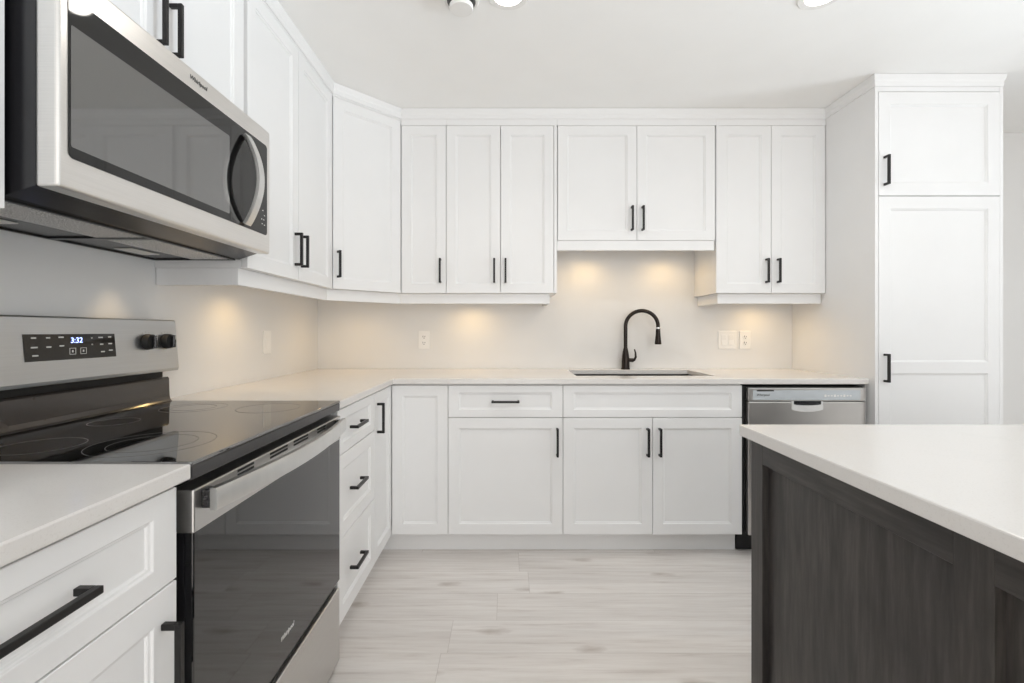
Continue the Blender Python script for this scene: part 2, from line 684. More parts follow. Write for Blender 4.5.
def light_rail(root, x0, x1, z1, depth, ret_left=False, ret_right=False, h=0.059, y=RAIL_Y, wd=0):
    """a None end is cut at 22.5 degrees to meet the rail round the corner"""
    k = math.tan(PI / 8)
    ya, yb = y, y + 0.018
    la, lb = (x0, x0) if x0 is not None else (-k * ya, -k * yb)
    ra, rb = (x1, x1) if x1 is not None else (wd + k * ya, wd + k * yb)
    mb = MB().prism([(la, ya), (ra, ya), (rb, yb), (lb, yb)], 'z', z1 - h, z1 - 0.0005)
    if ret_left:
        mb.box(x0, x0 + 0.018, yb, depth - 0.002, z1 - h, z1 - 0.0005)
    if ret_right:
        mb.box(x1 - 0.018, x1, yb, depth - 0.002, z1 - h, z1 - 0.0005)
    return mb.build('light_rail', M['cab'], root, bevel=0.0008, seg=1)


PUCK_E = 2.6


def puck(root, x, y, z, energy=None, tilt=0.0):
    p = MB().lathe([(0.034, 0), (0.034, -0.010), (0.030, -0.012)], (x, y, z - 0.0005), seg=24).build('puck_light', M['white'], root, smooth=True)
    MB().lathe([(0.026, 0), (0.024, -0.0015)], (x, y, z - 0.0126), seg=24).build('lens', M['warm'], p, smooth=True)
    l = bpy.data.lights.new('puck_lamp', 'SPOT')
    l.energy = PUCK_E if energy is None else energy
    l.color = (1.0, 0.66, 0.27)
    l.spot_size = math.radians(160)
    l.spot_blend = 0.85
    l.shadow_soft_size = 0.02
    lo = bpy.data.objects.new('puck_lamp', l)
    lo.parent = p
    lo.location = (x, y, z - 0.018)
    COL.objects.link(lo)


HU = (1.434, 1.574)          # upper handles
G = 0.0016                   # half the gap between fronts

# back wall, left of the sink: narrow single door
X0, X1, X2, X3, X4, X5 = -0.612, -0.351, 0.289, 0.748, 1.209, 1.841
c = thing('wall_cabinet', 'narrow single-door white upper cabinet to the right of the diagonal corner cabinet', 'cabinet', (X0, YU, UB))
w = X1 - X0
wall_box(c, w, UD_B, UB)
door('door', 0.004, w - G, UB, UT, c, ('v', w - 0.033, *HU))
light_rail(c, None, w, UB, UD_B)

c = thing('wall_cabinet', 'tall two-door white upper cabinet above the wall outlet, left of the faucet', 'cabinet', (X1, YU, UB))
w = X2 - X1
wall_box(c, w, UD_B, UB, right=False)
xm = -0.0375 - X1
door('door', G, xm - G, UB, UT, c, ('v', xm - 0.036, *HU))
door('door', xm + G, w - 0.020, UB, UT, c, ('v', xm + 0.029, *HU))
light_rail(c, 0, w - 0.040, UB, UD_B, ret_right=True)
puck(c, 0.13, 0.165, UB)

c = thing('wall_cabinet', 'short two-door white upper cabinet right above the sink', 'cabinet', (X2, YU, 1.681))
w = X4 - X2
wall_box(c, w, UD_B, 1.681)
xm = w / 2 + 0.001
door('door', 0.005, xm - G, 1.681, UT, c, ('v', xm - 0.031, 1.735, 1.875))
door('door', xm + G, w - 0.009, 1.681, UT, c, ('v', xm + 0.031, 1.735, 1.875))
light_rail(c, 0.001, w - 0.010, 1.681, UD_B, h=0.058, y=0.006)
puck(c, 0.215, 0.165, 1.681, 2.9)
puck(c, 0.705, 0.165, 1.681, 2.9)

c = thing('wall_cabinet', 'two-door white upper cabinet between the sink and the tall pantry', 'cabinet', (X4, YU, UB))
w = X5 - X4
wall_box(c, w, UD_B, UB, left=False)
xm = 0.3165
door('door', 0.020 - 0.012, xm - G, UB, UT, c, ('v', xm - 0.030, *HU))
door('door', xm + G, w - 0.004, UB, UT, c, ('v', xm + 0.036, *HU))
light_rail(c, 0.022, w - 0.006, UB, UD_B, ret_left=True)
puck(c, 0.37, 0.165, UB)

# diagonal corner cabinet: 45 degrees between the two runs
YC = 2.408
cx0, cy0 = XU, YC
c = thing('wall_cabinet', 'white diagonal corner upper cabinet with one door', 'cabinet', (cx0, cy0, UB), PI / 4)
w = math.hypot(X0 - XU, YU - YC)
# plan of the carcass in local coordinates of the diagonal
rot = Matrix.Rotation(-PI / 4, 2)


def loc2(x, y):
    v = rot @ Vector((x - cx0, y - cy0))
    return (v.x, v.y)


plan = [loc2(*p) for p in ((XU - 0.015, YC + 0.001), (XW + 0.001, YC + 0.001), (XW + 0.001, YW - 0.001), (X0 - 0.001, YW - 0.001), (X0 - 0.001, YU + 0.015))]
mb = MB()
mb.prism(plan, 'z', UB, UB + 0.016)
mb.prism(plan, 'z', UTL - 0.01, UTL + 0.006)
mb.prism([(-0.0002, 0.0008), (w + 0.0002, 0.0008), (w - 0.0085, 0.020), (0.0085, 0.020)], 'z', UTL + 0.0016, CB + 0.05)
mb.prism([plan[0], plan[1], (plan[1][0] + 0.011, plan[1][1] + 0.011), (plan[0][0] + 0.011, plan[0][1] + 0.011)], 'z', UB + 0.016, UTL - 0.01)
mb.prism([plan[3], plan[4], (plan[4][0] - 0.011, plan[4][1] + 0.011), (plan[3][0] - 0.011, plan[3][1] + 0.011)], 'z', UB + 0.016, UTL - 0.01)
mb.build('carcass', M['cab'], c)
door('door', 0.004, w - 0.004, UB, UTL, c, ('v', 0.028, *HU))
light_rail(c, None, None, UB, 0.3, wd=w)
puck(c, w / 2, 0.26, UB, 2.6)

# left wall: two-door, over-range and near cabinets
YA, YB = 1.618, YC
c = thing('wall_cabinet', 'tall two-door white upper cabinet on the left wall between microwave and corner', 'cabinet', (XU, YA, UB), PI / 2)
w = YB - YA
wall_box(c, w, UD_L, UB, UTL)
xm = 0.398
door('door', G, xm - G, UB, UTL, c, ('v', xm - 0.034, *HU))
door('door', xm + G, w - 0.004, UB, UTL, c, ('v', xm + 0.026, *HU))
light_rail(c, 0.004, None, UB, UD_L, ret_left=True, wd=w)
puck(c, 0.40, 0.165, UB)

YN = 0.838
ZO = 1.846
c = thing('wall_cabinet', 'short two-door white upper cabinet directly above the microwave', 'cabinet', (XU, YN, ZO), PI / 2)
w = YA - YN
wall_box(c, w, UD_L, ZO, UTL)
xm = 1.222 - YN
door('door', G, xm - G, ZO, UTL, c, ('v', xm - 0.030, 1.888, 2.030))
door('door', xm + G, w - 0.022, ZO, UTL, c, ('v', xm + 0.026, 1.888, 2.030))

c = thing('wall_cabinet', 'white upper cabinet at the photo edge, beside the left end of the microwave', 'cabinet', (XU, 0.30, UB), PI / 2)
w = YN - 0.30
wall_box(c, w, UD_L, UB, UTL)
door('door', G, w - G, UB, UTL, c, ('v', 0.040, *HU))
light_rail(c, 0, w - 0.004, UB, UD_L, ret_right=True)

# crown running over all the cabinets
path = [(XU, 0.30), (XU, YC), (X0, YU), (X5, YU), (X5, 2.335), (2.474, 2.335), (2.474, YW)]
prof = [(-0.004, CB), (0.005, CB), (0.006, CB + 0.022), (0.010, CB + 0.030), (0.014, CB + 0.0565), (-0.004, CB + 0.0565)]
mb = MB()
rings = []
for i, p in enumerate(path):
    p = Vector(p)
    ds = []
    if i > 0:
        ds.append((p - Vector(path[i - 1])).normalized())
    if i < len(path) - 1:
        ds.append((Vector(path[i + 1]) - p).normalized())
    ns = [Vector((d.y, -d.x)) for d in ds]
    if len(ns) == 2:
        b = (ns[0] + ns[1]).normalized()
        b = b / b.dot(ns[0])
    else:
        b = ns[0]
    rings.append(mb.verts([(p.x + b.x * a, p.y + b.y * a, z) for a, z in prof]))
for a, b in zip(rings, rings[1:]):
    for k in range(len(prof)):
        l = (k + 1) % len(prof)
        mb.bm.faces.new((a[k], a[l], b[l], b[k]))
mb.bm.faces.new(rings[0])
mb.bm.faces.new(rings[-1][::-1])
tag(mb.build('trim_1', M['trim']), 'white crown moulding running along the tops of the upper cabinets', 'moulding', 'structure')

# ------------------------------------------------------------------ base cabinets
YD = 2.394
XD = -0.592
TK = 0.114
BT = 0.884            # carcass top
DT = 0.878            # top of the upper fronts
DS = 0.7136           # split under the top drawers
BD_B = YW - YD
BD_L = XD - XW


def base_box(root, w, depth, left=True, right=True, kick=True):
    mb = MB()
    y0, y1 = 0.021, depth - 0.002
    mb.box(0.0005, 0.017, y0, y1, TK - 0.004, BT)
    mb.box(w - 0.017, w - 0.0005, y0, y1, TK - 0.004, BT)
    mb.box(0.017, w - 0.017, y0 + 0.001, y1, TK - 0.004, TK + 0.014)
    mb.box(0.017, w - 0.017, y1 - 0.006, y1, TK + 0.014, BT)
    mb.box(0.017, w - 0.017, y0 + 0.001, y0 + 0.018, BT - 0.03, BT)
    mb.box(0.017, w - 0.017, y0 + 0.001, y0 + 0.012, DS - 0.02, DS + 0.02)
    mb.build('carcass', M['cab'], root)
    if kick:
        MB().box(0, w, 0.079, 0.095, 0.0005, TK - 0.0045).build('toe_kick', M['cab'], root)


# near-left cabinet in front of the range
y0 = 0.306
c = thing('base_cabinet', 'white base cabinet in the near left corner, with one drawer over a door', 'cabinet', (XD, y0, 0), PI / 2)
w = 0.836 - y0
base_box(c, w, BD_L)
door('drawer', G, w, DS + G, DT, c, ('h', 0.575 - y0 - 0.070, 0.575 - y0 + 0.072, 0.800), rail=0.038)
door('door', G, w, TK, DS - G, c, ('v', 0.803 - y0, 0.515, 0.655))

# three drawers beyond the range
ya, yb = 1.630, 2.084
c = thing('base_cabinet', 'white three-drawer base cabinet between range and corner', 'cabinet', (XD, ya, 0), PI / 2)
w = yb - ya
base_box(c, w, BD_L)
hm = 1.822 - ya
door('drawer', G, w - G, DS + G, DT, c, ('h', hm - 0.066, hm + 0.066, 0.796), rail=0.038)
door('drawer', G, w - G, 0.412 + G, DS - G, c, ('h', hm - 0.066, hm + 0.066, 0.566))
door('drawer', G, w - G, TK, 0.412 - G, c, ('h', hm - 0.066, hm + 0.066, 0.266))

# L-shaped corner cabinet with a two-leaf folding door
c = thing('base_cabinet', 'white L-shaped corner base cabinet with a two-leaf door', 'cabinet', (XD, YD, 0), 0)
xe = -0.302 - XD
yl = yb - YD
mb = MB()
ext = [(-BD_L + 0.002, yl + 0.001), (-0.021, yl + 0.001), (-0.021, 0.021), (xe - 0.001, 0.021), (xe - 0.001, BD_B - 0.002), (-BD_L + 0.002, BD_B - 0.002)]
mb.prism(ext, 'z', TK - 0.004, TK + 0.014)
mb.box(-BD_L + 0.002, -0.021, yl + 0.001, yl + 0.017, TK + 0.014, BT)
mb.box(xe - 0.017, xe - 0.001, 0.021, BD_B - 0.002, TK + 0.014, BT)
mb.box(-BD_L + 0.002, -BD_L + 0.008, yl + 0.017, BD_B - 0.002, TK + 0.014, BT)
mb.box(-BD_L + 0.008, xe - 0.017, BD_B - 0.008, BD_B - 0.002, TK + 0.014, BT)
mb.box(-0.038, -0.021, yl + 0.017, 0.03, BT - 0.03, BT)
mb.box(-0.021, xe - 0.017, 0.021, 0.038, BT - 0.03, BT)
mb.build('carcass', M['cab'], c)
mb = MB().box(-0.095, -0.079, yl, 0.095, 0.0005, TK - 0.0045).box(-0.079, xe, 0.079, 0.095, 0.0005, TK - 0.0045)
mb.build('toe_kick', M['cab'], c)
# right leaf looks to the room, left leaf looks right
door('door', 0.003, xe - G, TK, DT, c)
d = shaker(G, -yl - 0.002, TK, DT).rot((0, 0, 0), 'Z', PI / 2)
bmesh.ops.translate(d.bm, vec=(0, yl, 0), verts=d.bm.verts)
d = d.build('door', M['cab'], c, bevel=0.0012, seg=1)
s, hx, hy0 = 0.0055, 0.034, 2.130 - YD
mb = MB().box(hx - 2 * s, hx, hy0 - s, hy0 + s, 0.691, 0.829)
for z in (0.691, 0.829 - 2 * s):
    mb.box(0.0002, hx - 2 * s + 0.0005, hy0 - s, hy0 + s, z, z + 2 * s)
mb.build('handle', M['black'], d, bevel=0.0014)

# drawer over door
B1, B2, B3 = -0.302, 0.287, 1.207
c = thing('base_cabinet', 'white base cabinet with one drawer over a door, left of the sink cabinet', 'cabinet', (B1, YD, 0))
w = B2 - B1
base_box(c, w, BD_B)
hm = (505.5 - 507) / 195.1 - B1
door('drawer', G, w - G, DS + G, DT, c, ('h', hm - 0.071, hm + 0.071, 0.797), rail=0.038)
door('door', G, w - G, TK, DS - G, c, ('v', w - 0.030, 0.517, 0.661))

# sink base
c = thing('base_cabinet', 'wide white two-door base cabinet under the sink', 'cabinet', (B2, YD, 0))
w = B3 - B2
base_box(c, w, BD_B)
xm = (652.5 - 507) / 195.1 - B2
door('false_front', G, w - 0.003, DS + G, DT, c, rail=0.038)
door('door', G, xm - G, TK, DS - G, c, ('v', xm - 0.027, 0.517, 0.661))
door('door', xm + G, w - 0.003, TK, DS - G, c, ('v', xm + 0.035, 0.517, 0.661))

# ------------------------------------------------------------------ countertops
CT0, CT1 = 0.886, 0.914
SX0, SX1, SY0, SY1 = 0.378, 1.132, 2.538, 2.925
xs = [XW + 0.002, -0.578, SX0, SX1, X5 - 0.001]
ys = [1.621, 2.372, SY0, SY1, YW - 0.002]


def fill(i, j):
    if i == 0:
        return True
    if j == 0:
        return False
    return not (i == 2 and j == 2)


o = MB().cells(xs, ys, fill, CT0, CT1).build('countertop', M['quartz'], bevel=0.003)
tag(o, 'L-shaped pale quartz countertop around the corner and the sink', 'countertop')
o = MB().box(XW + 0.002, -0.578, 0.300, 0.855, CT0, CT1).build('countertop', M['quartz'], bevel=0.003)
tag(o, 'short pale quartz countertop in the near left, in front of the range', 'countertop')

# ------------------------------------------------------------------ sink and faucet
c = thing('sink', 'dark undermount sink set into the quartz counter', 'sink', (SX0, SY0, 0.665))
L, D = SX1 - SX0, SY1 - SY0
mb = MB()
zt, zb = CT0 - 0.0005, 0.67
a = 0.004
mb.box(-a - 0.012, -a, -a - 0.012, D + a + 0.012, zb, zt)
mb.box(L + a, L + a + 0.012, -a - 0.012, D + a + 0.012, zb, zt)
mb.box(-a, L + a, -a - 0.012, -a, zb, zt)
mb.box(-a, L + a, D + a, D + a + 0.012, zb, zt)
mb.box(-a, L + a, -a, D + a, zb, zb + 0.012)
mb.build('basin', M['sink'], c)
MB().lathe([(0.044, 0), (0.044, 0.003), (0.034, 0.0035), (0.030, 0.001)], (L / 2, D / 2, zb + 0.0122)).build('drain', M['chrome'], c, smooth=True)

FX, FY = 0.753, 2.966
c = thing('faucet', 'dark bronze gooseneck pull-down faucet behind the sink', 'faucet', (FX, FY, CT1))
z0 = CT1 + 0.0003
MB().lathe([(0.0275, 0), (0.0275, 0.006), (0.0255, 0.009), (0.0245, 0.05), (0.022, 0.085), (0.0165, 0.118), (0.0135, 0.132), (0.0125, 0.137)], (0, 0, z0), seg=32).build('body', M['bronze'], c, smooth=True)
ang = math.radians(-14)
dx, dy = math.cos(ang), math.sin(ang)
R = 0.0985
zc = 1.186
pts = [(0, 0, z0 + 0.130), (0, 0, z0 + 0.18), (0, 0, zc - 0.04)]
for k in range(25):
    t = PI - PI * 1.02 * k / 24
    q = R * (1 + math.cos(t))
    pts.append((q * dx, q * dy, zc + R * math.sin(t)))
MB().tube(pts, 0.0118, up=(-dy, dx, 0), seg=20).build('spout', M['bronze'], c, smooth=True)
ex, ey, ez = pts[-1]
head = MB().lathe([(0.0128, 0), (0.0138, -0.012), (0.0150, -0.040), (0.0190, -0.078), (0.0205, -0.092), (0.019, -0.096), (0.014, -0.097)], (ex, ey, ez - 0.010), seg=28)
head.build('spray_head', M['bronze'], c, smooth=True)
MB().lathe([(0.0132, 0), (0.0142, -0.003), (0.0142, -0.008), (0.0132, -0.011)], (ex, ey, ez + 0.0005), seg=28).build('collar', M['chrome'], c, smooth=True)
lev = MB().lathe([(0.012, 0.018), (0.0125, 0.046), (0.0105, 0.050)], (0, 0, z0 + 0.058), axis=(1, -0.15, 0.0), seg=24).build('lever_hub', M['bronze'], c, smooth=True)
pts = [(0.052, -0.008, z0 + 0.058), (0.062, -0.010, z0 + 0.078), (0.060, -0.010, z0 + 0.105), (0.054, -0.009, z0 + 0.128)]
pts = [(0.044, -0.007, z0 + 0.058)] + pts
MB().tube(pts, 0.006, up=(0, 1, 0), seg=12, radii=[0.008, 0.0085, 0.0075, 0.0055, 0.004]).build('lever', M['bronze'], c, smooth=True)

# ------------------------------------------------------------------ outlets and switch


def plate(name, label, cat, loc, rot, w=0.072, h=0.117):
    c = thing(name, label, cat, loc, rot)
    z = loc[2]
    MB().box(-w / 2, w / 2, -0.006, -0.0003, z - h / 2, z + h / 2).build('cover_plate', M['white'], c, bevel=0.0025)
    return c, z


def duplex(c, z, x=0.0):
    for dz in (-0.0195, 0.0195):
        s = MB().prism([(x + 0.0165 * math.cos(t), z + dz + 0.0145 * math.sin(t)) for t in [2 * PI * k / 20 for k in range(20)]], 'y', -0.0085, -0.0062).build('socket', M['white'], c, bevel=0.0006, seg=1)
        MB().box(x - 0.0082, x - 0.0052, -0.0092, -0.0086, z + dz - 0.002, z + dz + 0.0085).box(x + 0.0048, x + 0.0078, -0.0092, -0.0086, z + dz - 0.001, z + dz + 0.007).box(x - 0.003, x + 0.003, -0.0092, -0.0086, z + dz - 0.0095, z + dz - 0.0055).build('slot', M['rubber'], s)
    MB().lathe([(0.003, 0), (0.002, 0.001)], (x, -0.0061, z), axis=(0, -1, 0), seg=12).build('screw', M['white'], c)


c, z = plate('wall_outlet', 'white wall outlet on the backsplash left of the faucet', 'outlet', (-0.535, YW, 1.099), 0)
duplex(c, z)
c, z = plate('wall_outlet', 'white wall outlet beside the double switch, near the tall pantry', 'outlet', (1.536, YW, 1.099), 0)
duplex(c, z)
c, z = plate('light_switch', 'white double rocker light switch on the backsplash right of the sink', 'switch', (1.421, YW, 1.099), 0, 0.118)
for x in (-0.0235, 0.0235):
    MB().prism([(-0.0062, z - 0.033), (-0.0105, z - 0.033), (-0.0075, z), (-0.0085, z + 0.033), (-0.0062, z + 0.033)], 'x', x - 0.0165, x + 0.0165).build('rocker', M['white'], c, bevel=0.0006, seg=1)
c, z = plate('wall_outlet', 'white wall outlet on the left wall, above the corner counter beyond the range', 'outlet', (XW, 2.371, 1.10), PI / 2)
MB().box(-0.0165, 0.0165, -0.0085, -0.0062, z - 0.033, z + 0.033).build('socket', M['white'], c, bevel=0.0008)

# ------------------------------------------------------------------ pantry
YP = 2.335
PX0, PX1 = X5, 2.482
c = thing('pantry_cabinet', 'tall white pantry cabinet with two stacked doors at the right end', 'cabinet', (PX0, YP, 0))
w = PX1 - PX0
dp = YW - YP - 0.002
mb = MB()
mb.box(0.0, 0.0165, 0.001, dp, 0.0005, CB + 0.055)
mb.box(w - 0.0165, w, 0.001, dp, 0.0005, CB + 0.055)
mb.box(0.0165, w - 0.0165, 0.021, dp, TK - 0.004, TK + 0.014)
mb.box(0.0165, w - 0.0165, 0.021, dp, 1.825, 1.841)
mb.box(0.0165, w - 0.0165, 0.021, dp, 2.345, 2.361)
mb.box(0.0165, w - 0.0165, dp - 0.006, dp, TK + 0.014, 2.345)
mb.box(0.0165, w - 0.0165, 0.003, 0.020, 2.356, CB + 0.055)
mb.box(0.0165, w - 0.0165, 0.079, 0.095, 0.0005, TK - 0.004)
mb.build('carcass', M['cab'], c)
door('door', 0.0185, w - 0.0185, 1.8345, 2.353, c, ('v', 0.046, 1.883, 2.030), stile=0.058, rail=0.062)
door('door', 0.0185, w - 0.0185, TK, 1.8305, c, ('v', 0.046, 0.902, 1.044), stile=0.058, rail=0.062, rows=[(TK + 0.062, 0.9445), (1.002, 1.8305 - 0.062)])

# ------------------------------------------------------------------ dishwasher
YF = 2.372
DX0, DX1 = 1.2266, 1.8215
c = thing('dishwasher', 'stainless steel dishwasher between the sink cabinet and the pantry', 'dishwasher', (DX0, YF, 0))
w = DX1 - DX0
MB().box(-0.012, w + 0.010, 0.034, 0.58, 0.10, 0.872).build('tub', M['rubber'], c)
dr = MB().box(0, w, 0.0, 0.032, 0.118, 0.798).build('door', M['steel_dw'], c, bevel=0.004)
cp = MB().box(0, w, 0.0, 0.032, 0.801, 0.868).build('control_panel', M['steel_dw'], c, bevel=0.003)
MB().box(0.022, w - 0.026, -0.0012, 0.004, 0.806, 0.856).build('fascia', M['greypl'], cp, bevel=0.001, seg=1)
MB().box(0.042, 0.128, -0.0022, -0.001, 0.851, 0.857).build('indicator_slot', M['rubber'], cp)
lettering('logo', 'Whirlpool', 0.0155, 0.073, -0.0018, 0.832, M['ink'], cp, shear=0.25)
mk = MB()
for i in range(9):
    x = 0.385 + i * 0.016
    hgt = 0.006 if i % 3 else 0.012
    mk.box(x, x + 0.010, -0.0018, -0.0011, 0.828 - hgt / 2, 0.828 + hgt / 2)
mk.build('control_lettering', M['white'], cp)
# pocket handle: dark scoop with a chrome lip under it
cx = (807 - 507) / 196.9 - DX0
hw = 0.080
arc = [(cx - hw, 0.802)] + [(cx + hw * math.cos(t) * (1 if abs(math.cos(t)) < 0.8 else 1), 0.777 + 0.026 * -math.sin(t)) for t in [PI + PI * k / 16 for k in range(17)]]
arc = [(cx + hw * max(-1, min(1, 1.15 * math.cos(t))), 0.770 + 0.024 * math.sin(t)) for t in [PI + PI * k / 18 for k in range(19)]]
outline = [(cx - hw, 0.801)] + arc + [(cx + hw, 0.801)]
h = MB().prism(outline, 'y', -0.003, 0.006).build('handle', M['lip'], c, bevel=0.0015)
inner = [(cx + (x - cx) * 0.86, 0.803 + (z - 0.803) * 0.40) for x, z in outline]
MB().prism(inner, 'y', -0.0042, -0.0031).build('pocket', M['enamel'], h)
MB().box(-0.014, w + 0.012, 0.097, 0.110, 0.004, 0.099).build('toe_panel', M['rubber'], c)
# filler between dishwasher and pantry
o = MB().box(DX1 + 0.0125, X5 - 0.0005, YD, YD + 0.5, 0.001, BT).build('filler_panel', M['cab'])
tag(o, 'thin white filler strip between dishwasher and pantry', 'panel')

# ------------------------------------------------------------------ island
c = thing('kitchen_island', 'dark-stained wooden kitchen island with framed side panels', 'island', (0.625, 1.195, 0), -PI / 2)
LI = 1.69
WI = 1.72
MB().box(0.001, LI - 0.001, 0.0205, WI, 0.10, BT).box(0.05, LI - 0.05, 0.06, WI - 0.06, 0.0005, 0.10).build('carcass', M['wood'], c)
cols = [(0.052, 0.541), (0.596, 1.085), (1.140, 1.634)]
TF = 0.0150            # how far the frame stands proud of the panel
MB().box(0.020, LI - 0.020, TF, 0.020, 0.0005, BT - 0.001).build('side_panel', M['wood_p'], c)
xs = [0.0] + [v for q in cols for v in q] + [LI]
for k in range(0, len(xs), 2):
    MB().box(xs[k], xs[k + 1], 0.0, 0.0199, 0.0005, BT).build('stile', M['wood'], c, bevel=0.0006, seg=1)
for q in cols:
    for za, zb in ((0.0005, 0.11), (0.830, BT)):
        MB().box(q[0] + 0.0003, q[1] - 0.0003, 0.0, TF - 0.0002, za, zb).build('rail', M['wood_h'], c, bevel=0.0006, seg=1)
MB().box(0.0, 0.0195 - 0.0195 + 0.0008, 0.021, WI, 0.0005, BT).build('end_panel', M['wood'], c)
o = MB().box(0.604, 2.375, -0.53, 1.216, CT0 - 0.001, CT1 + 0.0).build('countertop', M['quartz'], bevel=0.003)
tag(o, 'pale quartz countertop on the dark kitchen island', 'countertop')

# ------------------------------------------------------------------ range
RY = 0.8575
c = thing('range', 'stainless electric range with black glass cooktop on the left wall', 'range', (-0.578, RY, 0), PI / 2)
w = 0.760
MB().box(0.002, w - 0.002, 0.048, 0.620, 0.03, 0.880).build('body', M['enamel'], c, bevel=0.002)
for x in (0.05, w - 0.05):
    for y in (0.10, 0.56):
        MB().lathe([(0.018, 0.0005), (0.018, 0.0295)], (x, y, 0), seg=16).build('foot', M['rubber'], c)
ct = MB().box(0.0, w, 0.0, 0.590, 0.9085, 0.9165).build('cooktop', M['cook'], c, bevel=0.003, seg=3)
MB().box(0.0, w, 0.0015, 0.590, 0.8815, 0.9082).build('cooktop_rim', M['rim'], c, bevel=0.003)
for (bx, by, rr) in ((1.005, -0.760, (0.115, 0.080)), (1.460, -0.745, (0.090,)), (0.978, -0.978, (0.075,)), (1.470, -0.985, (0.090, 0.060)), (1.237, -1.04, (0.055,))):
    mb = MB()
    for r in rr:
        n = 64
        lx, ly = bx - RY, -0.578 - by
        ring = [(lx + r * math.cos(2 * PI * k / n), ly + r * math.sin(2 * PI * k / n), 0.91665) for k in range(n)]
        mb.sweep(ring, [(-0.0007, -0.0001), (0.0007, -0.0001), (0.0007, 0.0001), (-0.0007, 0.0001)], closed=True)
    mb.build('burner_ring', M['ringline'], ct)
# backguard
mb = MB().prism([(0.583, 0.917), (0.575, 0.9172), (0.581, 0.923), (0.584, 0.935), (0.586, 0.994), (0.590, 1.000), (0.632, 1.000), (0.632, 0.917)], 'x', 0.004, w - 0.008)
mb.build('backguard', M['gloss_brown'], c, bevel=0.001, seg=1)
MB().box(0.012, w - 0.020, 0.600, 0.632, 1.0005, 1.0295).build('vent_gap', M['rubber'], c)


def face(z):                      # local y of the tilted control face
    return 0.557 + 0.014 * (z - 1.027) / 0.166


cpan = MB().prism([(0.5600, 1.0225), (face(1.032), 1.032), (face(1.190), 1.190), (0.574, 1.1945), (0.634, 1.1945), (0.634, 1.030), (0.600, 1.030), (0.575, 1.0215)], 'x', 0.0, w).build('control_panel', M['steel_cool'], c, bevel=0.002)
tl = -math.atan(0.014 / 0.166)
dsp = MB().prism([(face(1.083) - 0.0012, 1.083), (face(1.149) - 0.0012, 1.149), (face(1.149) + 0.004, 1.149), (face(1.083) + 0.004, 1.083)], 'x', 1.103 - RY, 1.361 - RY).build('display', M['glass'], c)
yy = lambda z: face(z) - 0.0018
lettering('digits', '3:32', 0.0205, 1.239 - RY, yy(1.132), 1.132, M['digits'], dsp, shear=0.1, tilt=tl)
mk = MB()
for (yw, z, ww) in ((1.127, 1.140, .012), (1.163, 1.140, .010), (1.197, 1.141, .014), (1.127, 1.117, .016), (1.163, 1.117, .012), (1.197, 1.119, .012),
                    (1.128, 1.097, .014), (1.285, 1.138, .004), (1.313, 1.139, .014), (1.343, 1.140, .010), (1.285, 1.120, .004), (1.315, 1.120, .010),
                    (1.343, 1.121, .012), (1.317, 1.099, .012), (1.343, 1.102, .012)):
    x = yw - RY
    mk.box(x - ww / 2, x + ww / 2, yy(z) - 0.0003, yy(z) + 0.0004, z - 0.0017, z + 0.0017)
for yw in (1.226, 1.257):
    x = yw - RY
    z = 1.104
    for (a0, a1, b0, b1) in ((-.009, .009, .0072, .0085), (-.009, .009, -.0085, -.0072), (-.009, -.0078, -.0085, .0085), (.0078, .009, -.0085, .0085), (-.002, .002, -.003, .003)):
        mk.box(x + a0, x + a1, yy(z) - 0.0003, yy(z) + 0.0004, z + b0, z + b1)
mk.build('button_lettering', M['mark'], dsp)
for yw in (0.915, 0.995, 1.480, 1.562):
    x = yw - RY
    z = 1.1225
    yk = face(z)
    k = MB().lathe([(0.0245, 0.0008), (0.0252, 0.004), (0.0235, 0.019), (0.0225, 0.021)], (x, yk, z), axis=(0, -1, tl * -0.3), seg=32).build('knob', M['rubber'], c, smooth=True)
    MB().box(x - 0.0055, x + 0.0055, yk - 0.034, yk - 0.0205, z - 0.0205, z + 0.0205).build('grip', M['enamel'], k, bevel=0.003)
    MB().box(x - 0.0008, x + 0.0008, yk - 0.0345, yk - 0.0341, z + 0.006, z + 0.018).build('pointer', M['mark'], k)
    tm = MB()
    for q in range(11):
        t = -PI * 0.2 + PI * 1.4 * q / 10
        r = 0.031
        tx, tz = x + r * math.cos(t), z + r * math.sin(t)
        tm.box(tx - 0.0009, tx + 0.0009, face(tz) - 0.0006, face(tz) + 0.001, tz - 0.0009, tz + 0.0009)
    tm.build('dial_marks', M['ink'], k)
# oven door
od = MB().box(0.003, w - 0.003, 0.0, 0.046, 0.298, 0.8635).build('oven_door', M['oven_glass'], c, bevel=0.003)
MB().box(0.001, w - 0.001, -0.0022, 0.044, 0.784, 0.8645).build('top_band', M['steel'], od, bevel=0.003)
for yc in (1.03, 1.18, 1.306, 1.45):
    for z in (0.8575, 0.8485):
        x = yc - RY
        hwid = 0.045 if yc in (1.18, 1.306) else 0.032
        MB().box(x - hwid, x + hwid, -0.0030, -0.0020, z - 0.0026, z + 0.0026).build('vent_slot', M['rubber'], od)
pts = []
for k in range(25):
    t = k / 24
    pts.append((0.020 + (w - 0.058) * t, -0.026 - 0.030 * math.sin(PI * t), 0.841))
hd = MB().sweep(pts, [(-0.007, -0.021), (0.006, -0.021), (0.008, -0.016), (0.008, 0.016), (0.006, 0.021), (-0.007, 0.021)]).build('handle', M['steel_h'], od, smooth=True)
for x in (0.022, w - 0.062):
    MB().box(x, x + 0.020, -0.022, -0.002, 0.823, 0.859).build('handle_post', M['enamel'], od, bevel=0.002)
lettering('logo', 'Whirlpool', 0.0175, 1.228 - RY, -0.0006, 0.366, M['mark'], od, shear=0.28)
dw = MB().box(0.003, w - 0.003, 0.0, 0.044, 0.022, 0.272).build('storage_drawer', M['steel'], c, bevel=0.004)
